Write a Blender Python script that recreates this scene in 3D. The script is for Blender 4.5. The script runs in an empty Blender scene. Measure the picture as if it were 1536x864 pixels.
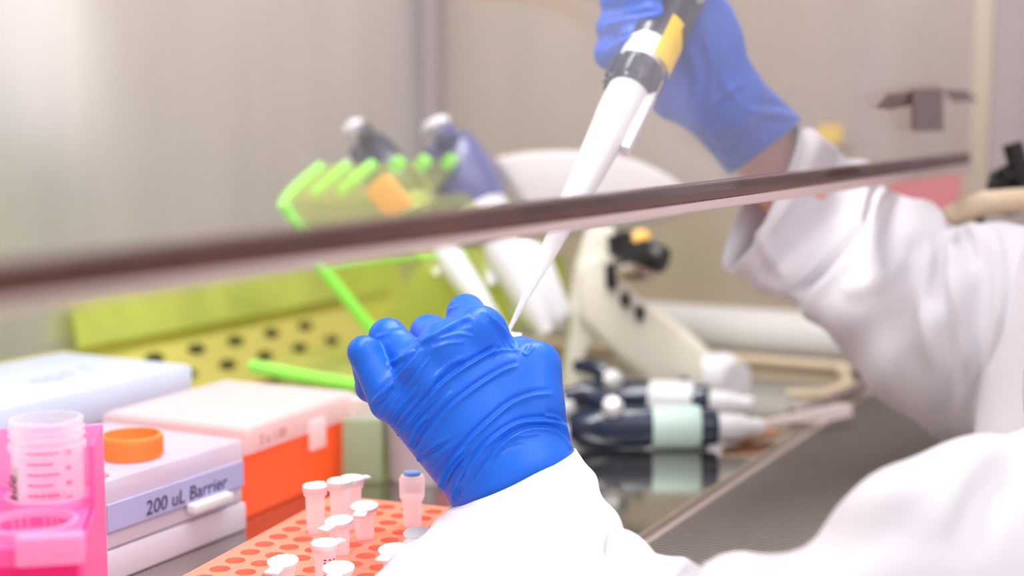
import bpy, bmesh, math, random
import numpy as np
from mathutils import Vector, Matrix
random.seed(7); np.random.seed(7)
scn = bpy.context.scene
COL = scn.collection
PI = math.pi
F = 2133.0
PSI = math.radians(28.0); TH = math.atan(252/2133.0)
CAM = Vector((0, 0, .25))
FW = Vector((math.cos(PSI)*math.cos(TH), math.sin(PSI)*math.cos(TH), -math.sin(TH)))
RT = Vector((math.sin(PSI), -math.cos(PSI), 0))
UP = RT.cross(FW)

def P(px, py, d):
    return CAM + FW*d + RT*((px-768)/F*d) + UP*((432-py)/F*d)
def ray(px, py): return P(px, py, 1) - CAM
def PZ(px, py, z):
    r = ray(px, py); return CAM + r*((z-CAM.z)/r.z)
def PY(px, py, y):
    r = ray(px, py); return CAM + r*(y/r.y)
def PXX(px, py, x):
    r = ray(px, py); return CAM + r*(x/r.x)
def project(V):
    q = V - np.array(CAM)
    d = q@np.array(FW); return 768+F*(q@np.array(RT))/d, 432-F*(q@np.array(UP))/d, d

# ------------------------------------------------------------------ materials
def srgb(r, g, b):
    f = lambda c: (c/255/12.92) if c/255 <= .04045 else ((c/255+.055)/1.055)**2.4
    return (f(r), f(g), f(b), 1)
def mat(name, c, rough=.5, metal=0, var=.06, scale=30, bump=0, bscale=200, opacity=1, emit=0, emitc=None, spec=.5, coat=0, sheen=0, aniso=None, sss=0):
    m = bpy.data.materials.new(name); m.use_nodes = True
    nt = m.node_tree; N = nt.nodes; L = nt.links
    b = N['Principled BSDF']; out = N['Material Output']
    tc = N.new('ShaderNodeTexCoord')
    nz = N.new('ShaderNodeTexNoise'); nz.inputs['Scale'].default_value = scale; nz.inputs['Detail'].default_value = 3
    src = tc.outputs['Object']
    if aniso:
        mp = N.new('ShaderNodeMapping'); mp.inputs['Scale'].default_value = aniso
        L.new(src, mp.inputs['Vector']); src = mp.outputs['Vector']
    L.new(src, nz.inputs['Vector'])
    mx = N.new('ShaderNodeMix'); mx.data_type = 'RGBA'
    lo = tuple(max(0, v*(1-var)) for v in c[:3])+(1,); hi = tuple(min(1, v*(1+var)) for v in c[:3])+(1,)
    mx.inputs[6].default_value = lo; mx.inputs[7].default_value = hi
    L.new(nz.outputs['Fac'], mx.inputs[0]); L.new(mx.outputs[2], b.inputs['Base Color'])
    b.inputs['Roughness'].default_value = rough; b.inputs['Metallic'].default_value = metal
    b.inputs['Specular IOR Level'].default_value = spec
    b.inputs['Coat Weight'].default_value = coat
    b.inputs['Sheen Weight'].default_value = sheen
    if sss:
        b.inputs['Subsurface Weight'].default_value = sss
        b.inputs['Subsurface Radius'].default_value = (1, .5, .4); b.inputs['Subsurface Scale'].default_value = .01
    if emit:
        b.inputs['Emission Color'].default_value = emitc or c; b.inputs['Emission Strength'].default_value = emit  # emit also brightens plastics that are no lamps
    if bump:
        bp = N.new('ShaderNodeBump'); bp.inputs['Strength'].default_value = bump; bp.inputs['Distance'].default_value = .001
        n2 = N.new('ShaderNodeTexNoise'); n2.inputs['Scale'].default_value = bscale; n2.inputs['Detail'].default_value = 4
        L.new(src, n2.inputs['Vector']); L.new(n2.outputs['Fac'], bp.inputs['Height']); L.new(bp.outputs['Normal'], b.inputs['Normal'])
    if opacity < 1:
        tr = N.new('ShaderNodeBsdfTransparent'); tr.inputs['Color'].default_value = tuple(.6+.4*min(1, v*1.15) for v in c[:3])+(1,)
        tl = N.new('ShaderNodeBsdfTranslucent'); L.new(mx.outputs[2], tl.inputs['Color'])
        m1 = N.new('ShaderNodeMixShader'); m1.inputs[0].default_value = .4
        L.new(b.outputs[0], m1.inputs[1]); L.new(tl.outputs[0], m1.inputs[2])
        m2 = N.new('ShaderNodeMixShader')
        lw = N.new('ShaderNodeLayerWeight'); lw.inputs['Blend'].default_value = .35
        mr = N.new('ShaderNodeMapRange'); mr.inputs['To Min'].default_value = opacity; mr.inputs['To Max'].default_value = min(1, opacity+.45)
        L.new(lw.outputs['Facing'], mr.inputs['Value']); L.new(mr.outputs['Result'], m2.inputs[0])
        L.new(tr.outputs[0], m2.inputs[1]); L.new(m1.outputs[0], m2.inputs[2]); L.new(m2.outputs[0], out.inputs['Surface'])
    return m

M = {}
M['steel'] = mat('brushed_steel', srgb(216, 213, 208), .30, .6, .22, 7, aniso=(1.6, 1, .2))
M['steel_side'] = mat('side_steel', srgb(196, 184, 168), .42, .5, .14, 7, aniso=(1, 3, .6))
M['bench'] = mat('bench_steel', srgb(182, 178, 172), .10, .95, .05, 8)
M['grille'] = mat('grille_steel', srgb(196, 182, 174), .5, .1, .06, 20)
M['rim'] = mat('steel_rim', srgb(176, 164, 154), .3, .6)
M['grille_slot'] = mat('grille_slot', srgb(92, 84, 80), .7, .0)
M['trim'] = mat('trim_metal_reflections', srgb(96, 58, 48), .25, .4, .75, 9, aniso=(1.3, 1, 1), spec=.3)  # strong noise paints dark reflections into the brown metal
M['trim_lip'] = mat('sash_lip', srgb(206, 182, 178), .35, .1, .15, 9)
M['latchm'] = mat('latch_metal', srgb(140, 120, 116), .3, .5, .1)
M['chrome'] = mat('chrome', srgb(190, 176, 172), .14, .95, .05)
M['coat'] = mat('coat_cotton', srgb(224, 220, 226), .85, 0, .02, 12, bump=.25, bscale=900, sheen=.2)
M['coat_in'] = mat('coat_shadow', srgb(220, 208, 205), .9)
M['glove'] = mat('nitrile_blue', srgb(22, 104, 222), .42, 0, .06, 30, bump=.15, bscale=700, spec=.35, coat=.04)
M['skin'] = mat('skin', srgb(226, 168, 150), .5, 0, .08, 40, sss=.2)
M['hair'] = mat('hair', srgb(70, 50, 38), .6)
M['navy'] = mat('navy_plastic', srgb(26, 42, 68), .25, 0, .1, coat=.4)
M['navyblue'] = mat('navy_violet_plastic', srgb(62, 74, 140), .3, 0, .1, coat=.3)
M['white'] = mat('white_plastic', srgb(240, 240, 244), .3, 0, .02)
M['clear'] = mat('clear_plastic', srgb(244, 240, 244), .12, 0, .02, opacity=.12, emit=.35)  # added glow stands in for light scattered inside the clear plastics
M['milky'] = mat('milky_plastic', srgb(250, 236, 238), .3, 0, .02, opacity=.45, emit=.25)  # glow lightens the milky plastic like scattered light
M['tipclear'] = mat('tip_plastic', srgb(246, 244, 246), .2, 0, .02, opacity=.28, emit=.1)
M['yellow'] = mat('yellow_label', srgb(250, 210, 50), .5, emit=.08)
M['amber'] = mat('amber_plastic', srgb(240, 180, 60), .4)
M['mint'] = mat('mint_white_label', srgb(205, 232, 222), .5)
M['orange'] = mat('orange_plastic', srgb(255, 92, 42), .4, 0, .05, emit=.35)  # glow added to brighten this and the next orange plastics
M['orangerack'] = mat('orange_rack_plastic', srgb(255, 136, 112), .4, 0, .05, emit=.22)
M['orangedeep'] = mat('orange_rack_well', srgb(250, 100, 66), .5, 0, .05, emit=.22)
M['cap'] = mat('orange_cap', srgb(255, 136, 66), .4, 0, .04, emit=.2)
M['pinklid'] = mat('frosted_lid', srgb(255, 238, 238), .45, 0, .03, opacity=.8, emit=.1)
M['lidtop'] = mat('frosted_lid_top', srgb(252, 246, 246), .5, 0, .02, opacity=.96)
M['lid'] = mat('frosted_white_lid', srgb(246, 236, 244), .4, 0, .02, opacity=.7)
M['boxwhite'] = mat('white_box', srgb(222, 214, 228), .45, 0, .03)
M['lilac'] = mat('lilac_label', srgb(182, 184, 226), .6, 0, .05)
M['bluewhite'] = mat('blue_white_lid', srgb(204, 215, 234), .5, 0, .05, 12)
M['bluebase'] = mat('blue_base', srgb(118, 150, 202), .5)
M['pink'] = mat('pink_plastic', srgb(255, 128, 198), .3, 0, .05, opacity=.75, emit=.16)  # added glow brightens the pink and magenta plastics
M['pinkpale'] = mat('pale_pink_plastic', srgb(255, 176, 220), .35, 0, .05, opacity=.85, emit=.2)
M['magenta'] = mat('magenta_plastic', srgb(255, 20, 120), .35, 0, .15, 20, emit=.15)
M['ink'] = mat('ink', srgb(60, 42, 92), .7)
M['black'] = mat('black_rubber', srgb(24, 24, 28), .35, 0, .1)
M['inkpink'] = mat('printed_graduation', srgb(150, 36, 110), .6)
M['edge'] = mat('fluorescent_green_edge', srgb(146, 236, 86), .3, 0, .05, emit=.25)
M['acrylic'] = mat('green_acrylic', srgb(222, 232, 130), .15, 0, .3, 22, opacity=.14, emit=.1)  # weak glow added to brighten the clear green sheets
M['lime'] = mat('lime_glow_sheet', srgb(206, 214, 112), .4, 0, .5, 16, opacity=.66, emit=.24)  # added glow makes the lime sheets look brighter lit
M['rail_reflect'] = mat('rail_steel_green_reflection', srgb(210, 202, 104), .4, .2, .25, 9)  # steel rail; its yellow-green reflection is painted into the colour
M['hole'] = mat('dark_opening', srgb(60, 62, 20), .8)
M['cream'] = mat('cream_plastic', srgb(234, 228, 212), .4, 0, .04)
M['creamgrey'] = mat('grey_white_plastic', srgb(222, 218, 214), .5, 0, .04)
M['pipe'] = mat('white_pipe', srgb(226, 224, 222), .3, 0, .04)
M['tan'] = mat('tan_rubber', srgb(228, 208, 178), .5)
M['copper'] = mat('copper_orange', srgb(214, 150, 110), .4)
M['greygreen'] = mat('pale_green_plastic', srgb(204, 222, 190), .25, 0, .15, 14, opacity=.7)
M['greybeaker'] = mat('grey_beaker', srgb(204, 200, 206), .35, 0, .05)
M['rose'] = mat('rose_panel', srgb(206, 130, 136), .6)
M['wall'] = mat('wall_paint', srgb(206, 196, 200), .8, 0, .06, 3)
M['floor'] = mat('floor_vinyl', srgb(150, 140, 136), .5, 0, .1, 5)
M['cabinet'] = mat('cabinet_paint', srgb(166, 154, 156), .5, 0, .04)
M['blue'] = mat('blue_cap', srgb(130, 170, 235), .5)

def glass_mat():
    m = bpy.data.materials.new('sash_glass'); m.use_nodes = True
    nt = m.node_tree; N = nt.nodes; L = nt.links; N.remove(N['Principled BSDF'])
    tr = N.new('ShaderNodeBsdfTransparent'); tr.inputs['Color'].default_value = (.97, .96, .965, 1)
    gl = N.new('ShaderNodeBsdfGlossy'); gl.inputs['Roughness'].default_value = .02
    df = N.new('ShaderNodeBsdfTranslucent'); df.inputs['Color'].default_value = (.9, .85, .86, 1)
    d2 = N.new('ShaderNodeBsdfDiffuse'); d2.inputs['Color'].default_value = (.9, .86, .88, 1)
    ad = N.new('ShaderNodeMixShader'); ad.inputs[0].default_value = .5
    L.new(df.outputs[0], ad.inputs[1]); L.new(d2.outputs[0], ad.inputs[2])
    lw = N.new('ShaderNodeLayerWeight'); pw = N.new('ShaderNodeMath'); pw.operation = 'POWER'; pw.inputs[1].default_value = 4
    fr = N.new('ShaderNodeMath'); fr.operation = 'MULTIPLY_ADD'; fr.inputs[1].default_value = .6; fr.inputs[2].default_value = .02
    L.new(lw.outputs['Facing'], pw.inputs[0]); L.new(pw.outputs[0], fr.inputs[0])
    m1 = N.new('ShaderNodeMixShader'); L.new(fr.outputs[0], m1.inputs[0]); L.new(tr.outputs[0], m1.inputs[1]); L.new(gl.outputs[0], m1.inputs[2])
    nz = N.new('ShaderNodeTexNoise'); nz.inputs['Scale'].default_value = 4; nz.inputs['Detail'].default_value = 4
    tc = N.new('ShaderNodeTexCoord'); L.new(tc.outputs['Object'], nz.inputs['Vector'])
    mr = N.new('ShaderNodeMapRange'); mr.inputs['From Min'].default_value = .3; mr.inputs['From Max'].default_value = .7
    mr.inputs['To Min'].default_value = .02; mr.inputs['To Max'].default_value = .085
    L.new(nz.outputs['Fac'], mr.inputs['Value'])
    m2 = N.new('ShaderNodeMixShader'); L.new(mr.outputs['Result'], m2.inputs[0]); L.new(m1.outputs[0], m2.inputs[1]); L.new(ad.outputs[0], m2.inputs[2])
    L.new(m2.outputs[0], N['Material Output'].inputs['Surface'])
    return m
M['glass'] = glass_mat()

# ------------------------------------------------------------------ mesh helpers
class MB:
    def __init__(s): s.v = []; s.f = []
    def add(s, vs, fs, mtx=None):
        o = len(s.v)
        s.v += [tuple(mtx @ Vector(v)) if mtx else tuple(v) for v in vs]
        s.f += [tuple(i+o for i in f) for f in fs]
    def box(s, x0, x1, y0, y1, z0, z1, mtx=None, bev=0, taper=0):
        bm = bmesh.new()
        t = taper
        vs = [bm.verts.new(p) for p in [(x0+t, y0+t, z0), (x1-t, y0+t, z0), (x1-t, y1-t, z0), (x0+t, y1-t, z0), (x0, y0, z1), (x1, y0, z1), (x1, y1, z1), (x0, y1, z1)]]
        for f in [(3, 2, 1, 0), (4, 5, 6, 7), (0, 1, 5, 4), (1, 2, 6, 5), (2, 3, 7, 6), (3, 0, 4, 7)]: bm.faces.new([vs[i] for i in f])
        if bev: bmesh.ops.bevel(bm, geom=bm.edges[:], offset=bev, segments=2, profile=.6, affect='EDGES')
        s.bm(bm, mtx)
    def bm(s, bm, mtx=None):
        bm.verts.index_update(); s.add([v.co[:] for v in bm.verts], [[v.index for v in f.verts] for f in bm.faces], mtx); bm.free()
    def lathe(s, prof, seg=32, mtx=None, sx=1, sy=1, closed=False):
        vs = []; fs = []; n = len(prof)
        for r, z in prof:
            for k in range(seg):
                a = 2*PI*k/seg; vs.append((r*math.cos(a)*sx, r*math.sin(a)*sy, z))
        for i in range(n-1 if not closed else n):
            j = (i+1) % n
            for k in range(seg):
                k2 = (k+1) % seg; fs.append((i*seg+k, i*seg+k2, j*seg+k2, j*seg+k))
        if not closed:
            if prof[0][0] > 1e-6: fs.append(tuple(reversed(range(seg))))
            if prof[-1][0] > 1e-6: fs.append(tuple((n-1)*seg+k for k in range(seg)))
        s.add(vs, fs, mtx)
    def tube(s, pts, rad, seg=12):
        pts = [Vector(p) for p in pts]; n = len(pts)
        if not isinstance(rad, (list, tuple)): rad = [rad]*n
        vs = []; fs = []
        t0 = (pts[1]-pts[0]).normalized(); nrm = t0.orthogonal().normalized()
        for i, p in enumerate(pts):
            t = (pts[min(i+1, n-1)]-pts[max(i-1, 0)]).normalized()
            nrm = (nrm - t*nrm.dot(t)).normalized(); b = t.cross(nrm)
            for k in range(seg):
                a = 2*PI*k/seg; vs.append(p+(nrm*math.cos(a)+b*math.sin(a))*rad[i])
        for i in range(n-1):
            for k in range(seg):
                k2 = (k+1) % seg; fs.append((i*seg+k, i*seg+k2, (i+1)*seg+k2, (i+1)*seg+k))
        fs.append(tuple(reversed(range(seg)))); fs.append(tuple((n-1)*seg+k for k in range(seg)))
        s.add(vs, fs)
    def sheet(s, corners, th):
        c = [Vector(p) for p in corners]; n = (c[1]-c[0]).cross(c[2]-c[0]).normalized()*th/2; k = len(c)
        vs = [p-n for p in c]+[p+n for p in c]
        fs = [tuple(reversed(range(k))), tuple(range(k, 2*k))]+[(i, (i+1) % k, k+(i+1) % k, k+i) for i in range(k)]
        s.add(vs, fs)
    def build(s, name, m, parent=None, smooth=False, angle=40):
        me = bpy.data.meshes.new(name); me.from_pydata(s.v, [], s.f); me.validate(); me.update()
        return link(name, me, m, parent, smooth, angle)
def link(name, me, m, parent=None, smooth=False, angle=40, fix=True):
    if fix:
        bm = bmesh.new(); bm.from_mesh(me); bmesh.ops.recalc_face_normals(bm, faces=bm.faces[:]); bm.to_mesh(me); bm.free()
    me.materials.append(m)
    o = bpy.data.objects.new(name, me); COL.objects.link(o)
    if smooth:
        me.polygons.foreach_set('use_smooth', [True]*len(me.polygons))
        bm = bmesh.new(); bm.from_mesh(me); th = math.radians(angle)
        for e in bm.edges:
            if len(e.link_faces) == 2 and e.calc_face_angle(0) > th: e.smooth = False
        bm.to_mesh(me); bm.free()
    if parent is not None:
        o.parent = parent
        o.matrix_parent_inverse = Matrix()
        if parent.get('_w'): pass
    return o
def tag(o, label=None, cat=None, group=None, kind=None):
    if label: o['label'] = label
    if cat: o['category'] = cat
    if group: o['group'] = group
    if kind: o['kind'] = kind
    return o
def thing(name, label, cat, mtx=None, group=None):
    o = bpy.data.objects.new(name, None); COL.objects.link(o); o.empty_display_size = .02
    if mtx is not None: o.matrix_world = mtx
    return tag(o, label, cat, group)
def frame(o, zdir, xhint=(0, 0, 1)):
    z = Vector(zdir).normalized(); x = Vector(xhint); x = (x - z*x.dot(z)).normalized(); y = z.cross(x)
    m = Matrix.Identity(4)
    for i in range(3): m[i][0] = x[i]; m[i][1] = y[i]; m[i][2] = z[i]; m[i][3] = o[i]
    return m
def yaw(o, a): return Matrix.Translation(Vector(o)) @ Matrix.Rotation(a, 4, 'Z')
def local(par, pts): 
    mi = par.matrix_world.inverted() if par is not None else Matrix(); return [mi @ Vector(p) for p in pts]
def text(name, s, size, m, mtx, parent=None, shear=0, depth=.0001, align='LEFT'):
    cu = bpy.data.curves.new('t', 'FONT'); cu.body = s; cu.size = size; cu.extrude = depth; cu.shear = shear; cu.align_x = align; cu.resolution_u = 3
    to = bpy.data.objects.new('t', cu); COL.objects.link(to)
    bpy.context.view_layer.update()
    me = bpy.data.meshes.new_from_object(to); bpy.data.objects.remove(to); me.name = name; me.transform(mtx)
    me.materials.clear()
    return link(name, me, m, parent, fix=False)
def copy_tree(o, mtx, label=None):
    c = o.copy(); COL.objects.link(c); c.matrix_world = mtx
    if label: c['label'] = label
    def rec(src, dst):
        for ch in [x for x in src.children]:
            d = ch.copy(); COL.objects.link(d); d.parent = dst; rec(ch, d)
    rec(o, c); return c

# ------------------------------------------------------------------ implicit surfaces
def capsd(X, a, b, ra, rb):
    a = np.array(a, np.float32); b = np.array(b, np.float32); ba = b-a
    q = X-a; h = np.clip((q@ba)/max(float(ba@ba), 1e-12), 0, 1)
    return np.sqrt(((q-h[..., None]*ba)**2).sum(-1))-(ra+(rb-ra)*h)
def smin(a, b, k):
    h = np.clip(.5+.5*(b-a)/k, 0, 1); return b*(1-h)+a*h-k*h*(1-h)
def nets(prims, h, cuts=(), k=.006, pad=.01):
    """prims: list of (a,b,ra,rb[,k]); smooth union meshed by surface nets"""
    lo = np.min([np.minimum(np.array(p[0])-p[2], np.array(p[1])-p[3]) for p in prims], 0)-pad
    hi = np.max([np.maximum(np.array(p[0])+p[2], np.array(p[1])+p[3]) for p in prims], 0)+pad
    n = np.ceil((hi-lo)/h).astype(int)+1
    D = np.full(n, 1.0, np.float32)
    ax = [lo[i]+h*np.arange(n[i]) for i in range(3)]
    for p in prims:
        kk = p[4] if len(p) > 4 else k; m = kk+3*h
        a = np.minimum(np.array(p[0])-p[2], np.array(p[1])-p[3])-m; b = np.maximum(np.array(p[0])+p[2], np.array(p[1])+p[3])+m
        i0 = np.clip(np.floor((a-lo)/h).astype(int), 0, n); i1 = np.clip(np.ceil((b-lo)/h).astype(int)+1, 0, n)
        X = np.stack(np.meshgrid(*[ax[i][i0[i]:i1[i]] for i in range(3)], indexing='ij'), -1).astype(np.float32)
        sl = tuple(slice(i0[i], i1[i]) for i in range(3))
        D[sl] = smin(D[sl], capsd(X, p[0], p[1], p[2], p[3]).astype(np.float32), kk)
    for c, nn in cuts:
        X = np.stack(np.meshgrid(*ax, indexing='ij'), -1)
        D = np.maximum(D, ((X-np.array(c))@np.array(nn)).astype(np.float32))
    S = D < 0
    cs = sum(S[i:n[0]-1+i, j:n[1]-1+j, l:n[2]-1+l].astype(np.int8) for i in (0, 1) for j in (0, 1) for l in (0, 1))
    cell = (cs > 0) & (cs < 8); idx = -np.ones(cell.shape, int); C = np.argwhere(cell); idx[cell] = np.arange(len(C))
    acc = np.zeros((len(C), 3)); cnt = np.zeros(len(C))
    corners = [(i, j, l) for i in (0, 1) for j in (0, 1) for l in (0, 1)]
    for u in corners:
        for ax_ in range(3):
            if u[ax_] == 0:
                w = list(u); w[ax_] = 1
                du = D[C[:, 0]+u[0], C[:, 1]+u[1], C[:, 2]+u[2]]; dw = D[C[:, 0]+w[0], C[:, 1]+w[1], C[:, 2]+w[2]]
                cr = (du < 0) != (dw < 0); t = np.where(cr, du/np.where(cr, du-dw, 1), 0)
                pt = np.array(u, float)[None]+t[:, None]*(np.array(w)-np.array(u))[None]
                acc += pt*cr[:, None]; cnt += cr
    V = lo+h*(C+acc/cnt[:, None])
    Q = []
    for ax_ in range(3):
        s0 = [slice(None)]*3; s1 = [slice(None)]*3; s0[ax_] = slice(0, -1); s1[ax_] = slice(1, None)
        A = S[tuple(s0)]; B = S[tuple(s1)]; e = np.argwhere(A != B)
        o1, o2 = [(1, 2), (2, 0), (0, 1)][ax_]
        ok = (e[:, o1] > 0) & (e[:, o2] > 0) & (e[:, o1] < n[o1]-1) & (e[:, o2] < n[o2]-1); e = e[ok]
        def ci(d1, d2):
            q = e.copy(); q[:, o1] += d1; q[:, o2] += d2; return idx[q[:, 0], q[:, 1], q[:, 2]]
        q = np.stack([ci(-1, -1), ci(0, -1), ci(0, 0), ci(-1, 0)], 1)
        fl = ~A[e[:, 0], e[:, 1], e[:, 2]]
        q[fl] = q[fl][:, ::-1]; Q.append(q)
    Q = np.concatenate(Q)
    return V, Q
def mesh_np(name, V, Q):
    me = bpy.data.meshes.new(name); me.vertices.add(len(V)); me.vertices.foreach_set('co', V.astype(np.float32).ravel())
    me.loops.add(Q.size); me.loops.foreach_set('vertex_index', Q.astype(np.int32).ravel())
    me.polygons.add(len(Q)); me.polygons.foreach_set('loop_start', np.arange(0, Q.size, 4, dtype=np.int32))
    me.polygons.foreach_set('use_smooth', [True]*len(Q)); me.update(); me.validate(); return me
def relax(V, Q, it=2, lam=.5):
    for _ in range(it):
        acc = np.zeros_like(V); cnt = np.zeros(len(V))
        for a, b in ((0, 1), (1, 2), (2, 3), (3, 0)):
            np.add.at(acc, Q[:, a], V[Q[:, b]]); np.add.at(cnt, Q[:, a], 1)
            np.add.at(acc, Q[:, b], V[Q[:, a]]); np.add.at(cnt, Q[:, b], 1)
        V = V+lam*(acc/cnt[:, None]-V)
    return V
def normals(V, Q):
    n = np.cross(V[Q[:, 2]]-V[Q[:, 0]], V[Q[:, 3]]-V[Q[:, 1]]); N = np.zeros_like(V)
    for a in range(4): np.add.at(N, Q[:, a], n)
    return N/np.maximum(np.linalg.norm(N, axis=1), 1e-12)[:, None]
def polydist(px, py, pts):
    """distance in px, signed side, and arc fraction to a polyline"""
    best = np.full(px.shape, 1e9); side = np.zeros(px.shape); frac = np.zeros(px.shape)
    n = len(pts)-1
    for i in range(n):
        ax_, ay = pts[i]; bx, by = pts[i+1]; dx, dy = bx-ax_, by-ay; L = dx*dx+dy*dy
        t = np.clip(((px-ax_)*dx+(py-ay)*dy)/L, 0, 1); ex = px-ax_-t*dx; ey = py-ay-t*dy
        d = np.hypot(ex, ey); s = np.sign(dx*ey-dy*ex); u = d < best
        best = np.where(u, d, best); side = np.where(u, s, side); frac = np.where(u, (i+t)/n, frac)
    return best, side, frac
def smoothpoly(pts, k=5):
    out = []; n = len(pts)
    for i in range(n-1):
        p0 = pts[max(i-1, 0)]; p1 = pts[i]; p2 = pts[i+1]; p3 = pts[min(i+2, n-1)]
        for j in range(k):
            t = j/k
            out.append(tuple(.5*((2*p1[c])+(-p0[c]+p2[c])*t+(2*p0[c]-5*p1[c]+4*p2[c]-p3[c])*t*t+(-p0[c]+3*p1[c]-3*p2[c]+p3[c])*t**3) for c in range(len(p1))))
    out.append(tuple(pts[-1])); return out
def crease(V, Q, curves, front=True):
    N = normals(V, Q); px, py, d = project(V)
    view = V-np.array(CAM); view /= np.linalg.norm(view, axis=1)[:, None]
    fac = np.clip(-(N*view).sum(1)*2.5+.15, 0, 1)
    disp = np.zeros(len(V))
    for pts, amp, w in curves:
        dist, side, fr = polydist(px, py, smoothpoly(pts)); s = dist*side
        env = np.clip(np.minimum(fr, 1-fr)*5, 0, 1)**.7
        w = w*.85
        disp += 1.7*amp*env*(np.exp(-(s/w)**2)-.6*np.exp(-((s-w*1.9)/(w*1.5))**2))
    return V+N*(disp*fac)[:, None]

# ================================================================== ROOM
SA = .24; ZS = .212     # sash plane and its lower edge
XR = 1.45; YB = .885
m = MB(); m.box(-2, 4.2, -2.5, 1.6, -.82, -.8); tag(m.build('floor', M['floor']), kind='structure')
m = MB(); m.box(-2, 4.2, 1.5, 1.6, -.8, 1.9); tag(m.build('wall_room', M['wall']), kind='structure')
m = MB(); m.box(4.1, 4.2, -2.5, 1.5, -.8, 1.9); tag(m.build('wall_far', M['wall']), kind='structure')

# ================================================================== CABINET INTERIOR
def S(name, mb, m_, smooth=False): return tag(mb.build(name, m_, None, smooth), kind='structure')
m = MB(); m.box(-.35, XR, .325, YB, -.02, 0); tag(m.build('work_surface', M['bench']), 'shiny steel work surface that the boxes and racks stand on', 'worktop')
gr_ = thing('intake_grille', 'dark perforated steel grille strip along the front of the shiny worktop', 'grille', Matrix.Translation((.55, .19, -.002)))
gi = Matrix.Translation((-.55, -.19, .002))
m = MB(); m.box(-.35, XR, .10, .3215, -.02, -.002, gi); m.build('grille_plate', M['grille'], gr_)
m = MB(); m.box(-.35, XR, .3215, .325, -.02, .0020, gi, bev=.0008); m.build('grille_rim', M['rim'], gr_)
m = MB()
for i in range(290):
    x = .0+i*.0050
    m.box(x, x+.0024, .115, .316, -.0025, -.0016, gi)
tag(m.build('grille_slots', M['grille_slot'], gr_), kind='stuff')
m = MB(); m.box(-.37, XR+.03, YB, YB+.02, -.02, .78); S('wall_back', m, M['steel'])
m = MB(); m.box(XR, XR+.02, SA+.004, YB, -.02, .78); S('wall_right', m, M['steel_side'])
m = MB(); m.box(-.37, -.35, SA+.004, YB, -.02, .78); S('wall_left', m, M['steel_side'])
m = MB(); m.box(-.37, XR+.02, SA+.004, YB+.02, .78, .80); S('ceiling', m, M['steel'])
m = MB(); m.box(XR-.022, XR-.002, YB-.022, YB-.001, 0, .78, bev=.006); S('trim_1', m, M['cabinet'])
m = MB(); m.box(XR-.003, XR-.001, YB-.032, YB-.028, 0, .78); S('trim_2', m, M['grille'])
m = MB(); m.box(XR+.001, XR+.19, SA-.05, SA+.0035, -.8, .80); S('trim_3', m, M['cabinet'])
rail = thing('exhaust_rail', 'sloping steel rail with a painted yellow-green reflection and rows of dark slots along the back wall', 'rail', Matrix.Translation((.6, YB-.045, 0)))
ri = Matrix.Translation((-.6, -YB+.045, 0))
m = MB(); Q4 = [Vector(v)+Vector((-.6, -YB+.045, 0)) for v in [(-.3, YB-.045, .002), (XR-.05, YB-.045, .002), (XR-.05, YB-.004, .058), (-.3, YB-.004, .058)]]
m.sheet(Q4, .003); m.build('rail_plate', M['rail_reflect'], rail)
dn = Vector((0, -.056, .041)).normalized()
for row, (v0, off) in enumerate(((.66, 0), (.34, .028))):
    for i in range(9, 22):
        x = .0+off+i*.056
        c = Vector((x-.6, .041*v0, .002+.056*v0))+dn*.0019
        u = Vector((.0125, 0, 0)); w = Vector((0, .041, .056)).normalized()*.0058
        m = MB(); m.add([c+u*math.cos(t)+w*math.sin(t) for t in [2*PI*k/14 for k in range(14)]], [tuple(range(14))])
        m.build('slot', M['hole'], rail)
m = MB(); m.tube([(XR-.028, YB-.06, .028), (XR-.028, .34, .028)], .026, 20)
tag(m.build('wall_pipe', M['pipe'], None, True), 'smooth white pipe running along the foot of the right steel wall', 'pipe')
m = MB(); m.tube([(XR-.064, YB-.06, .006), (XR-.064, .36, .006)], .0052, 12)
tag(m.build('drain_tube', M['tan'], None, True), 'thin tan tube lying against the smooth white wall pipe', 'tube')
m = MB(); m.box(-.34, XR-.01, .325, YB-.02, -.06, -.025); m.box(-.37, XR+.02, .12, .16, -.5, -.03) if False else None
for x0 in (-.36, XR-.04):
    for y0 in (.24, .80):
        m.box(x0, x0+.05, y0, y0+.05, -.80, -.025)
m.build('support_frame', M['cabinet']); bpy.data.objects['support_frame']['label'] = 'pale steel support frame under the shiny worktop'; bpy.data.objects['support_frame']['category'] = 'frame'
lampt = MB(); lampt.tube([(.1, .40, .7675), (1.3, .40, .7675)], .0128, 16); tag(lampt.build('lamp_tube', mat('lamp_tube_glow', srgb(255, 250, 248), .5, emit=4), None, True), 'long white lamp tube under the cabinet roof', 'lamp')
def decal(name, label, cat, c4, m_, x=XR-.0006):
    q = [PXX(px, py, x) for px, py in c4]; mm = MB(); mm.sheet(q, .001); return tag(mm.build(name, m_), label, cat)
decal('warning_sticker', 'dull rose rectangular sticker low on the right steel side wall', 'sticker', [(1335, 262), (1441, 255), (1438, 318), (1335, 318)], M['rose'])
decal('yellow_tag', 'small bright yellow tag on the wall just above the right white cuff', 'tag', [(1228, 188), (1262, 186), (1262, 214), (1228, 216)], M['yellow'])
hs = MB()
for i in range(26): hs.box(XR+.070, XR+(.088 if i % 5 else .100), SA-.0512, SA-.0502, .22+i*.012, .2232+i*.012)
S('trim_4', hs, M['grille'])

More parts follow.
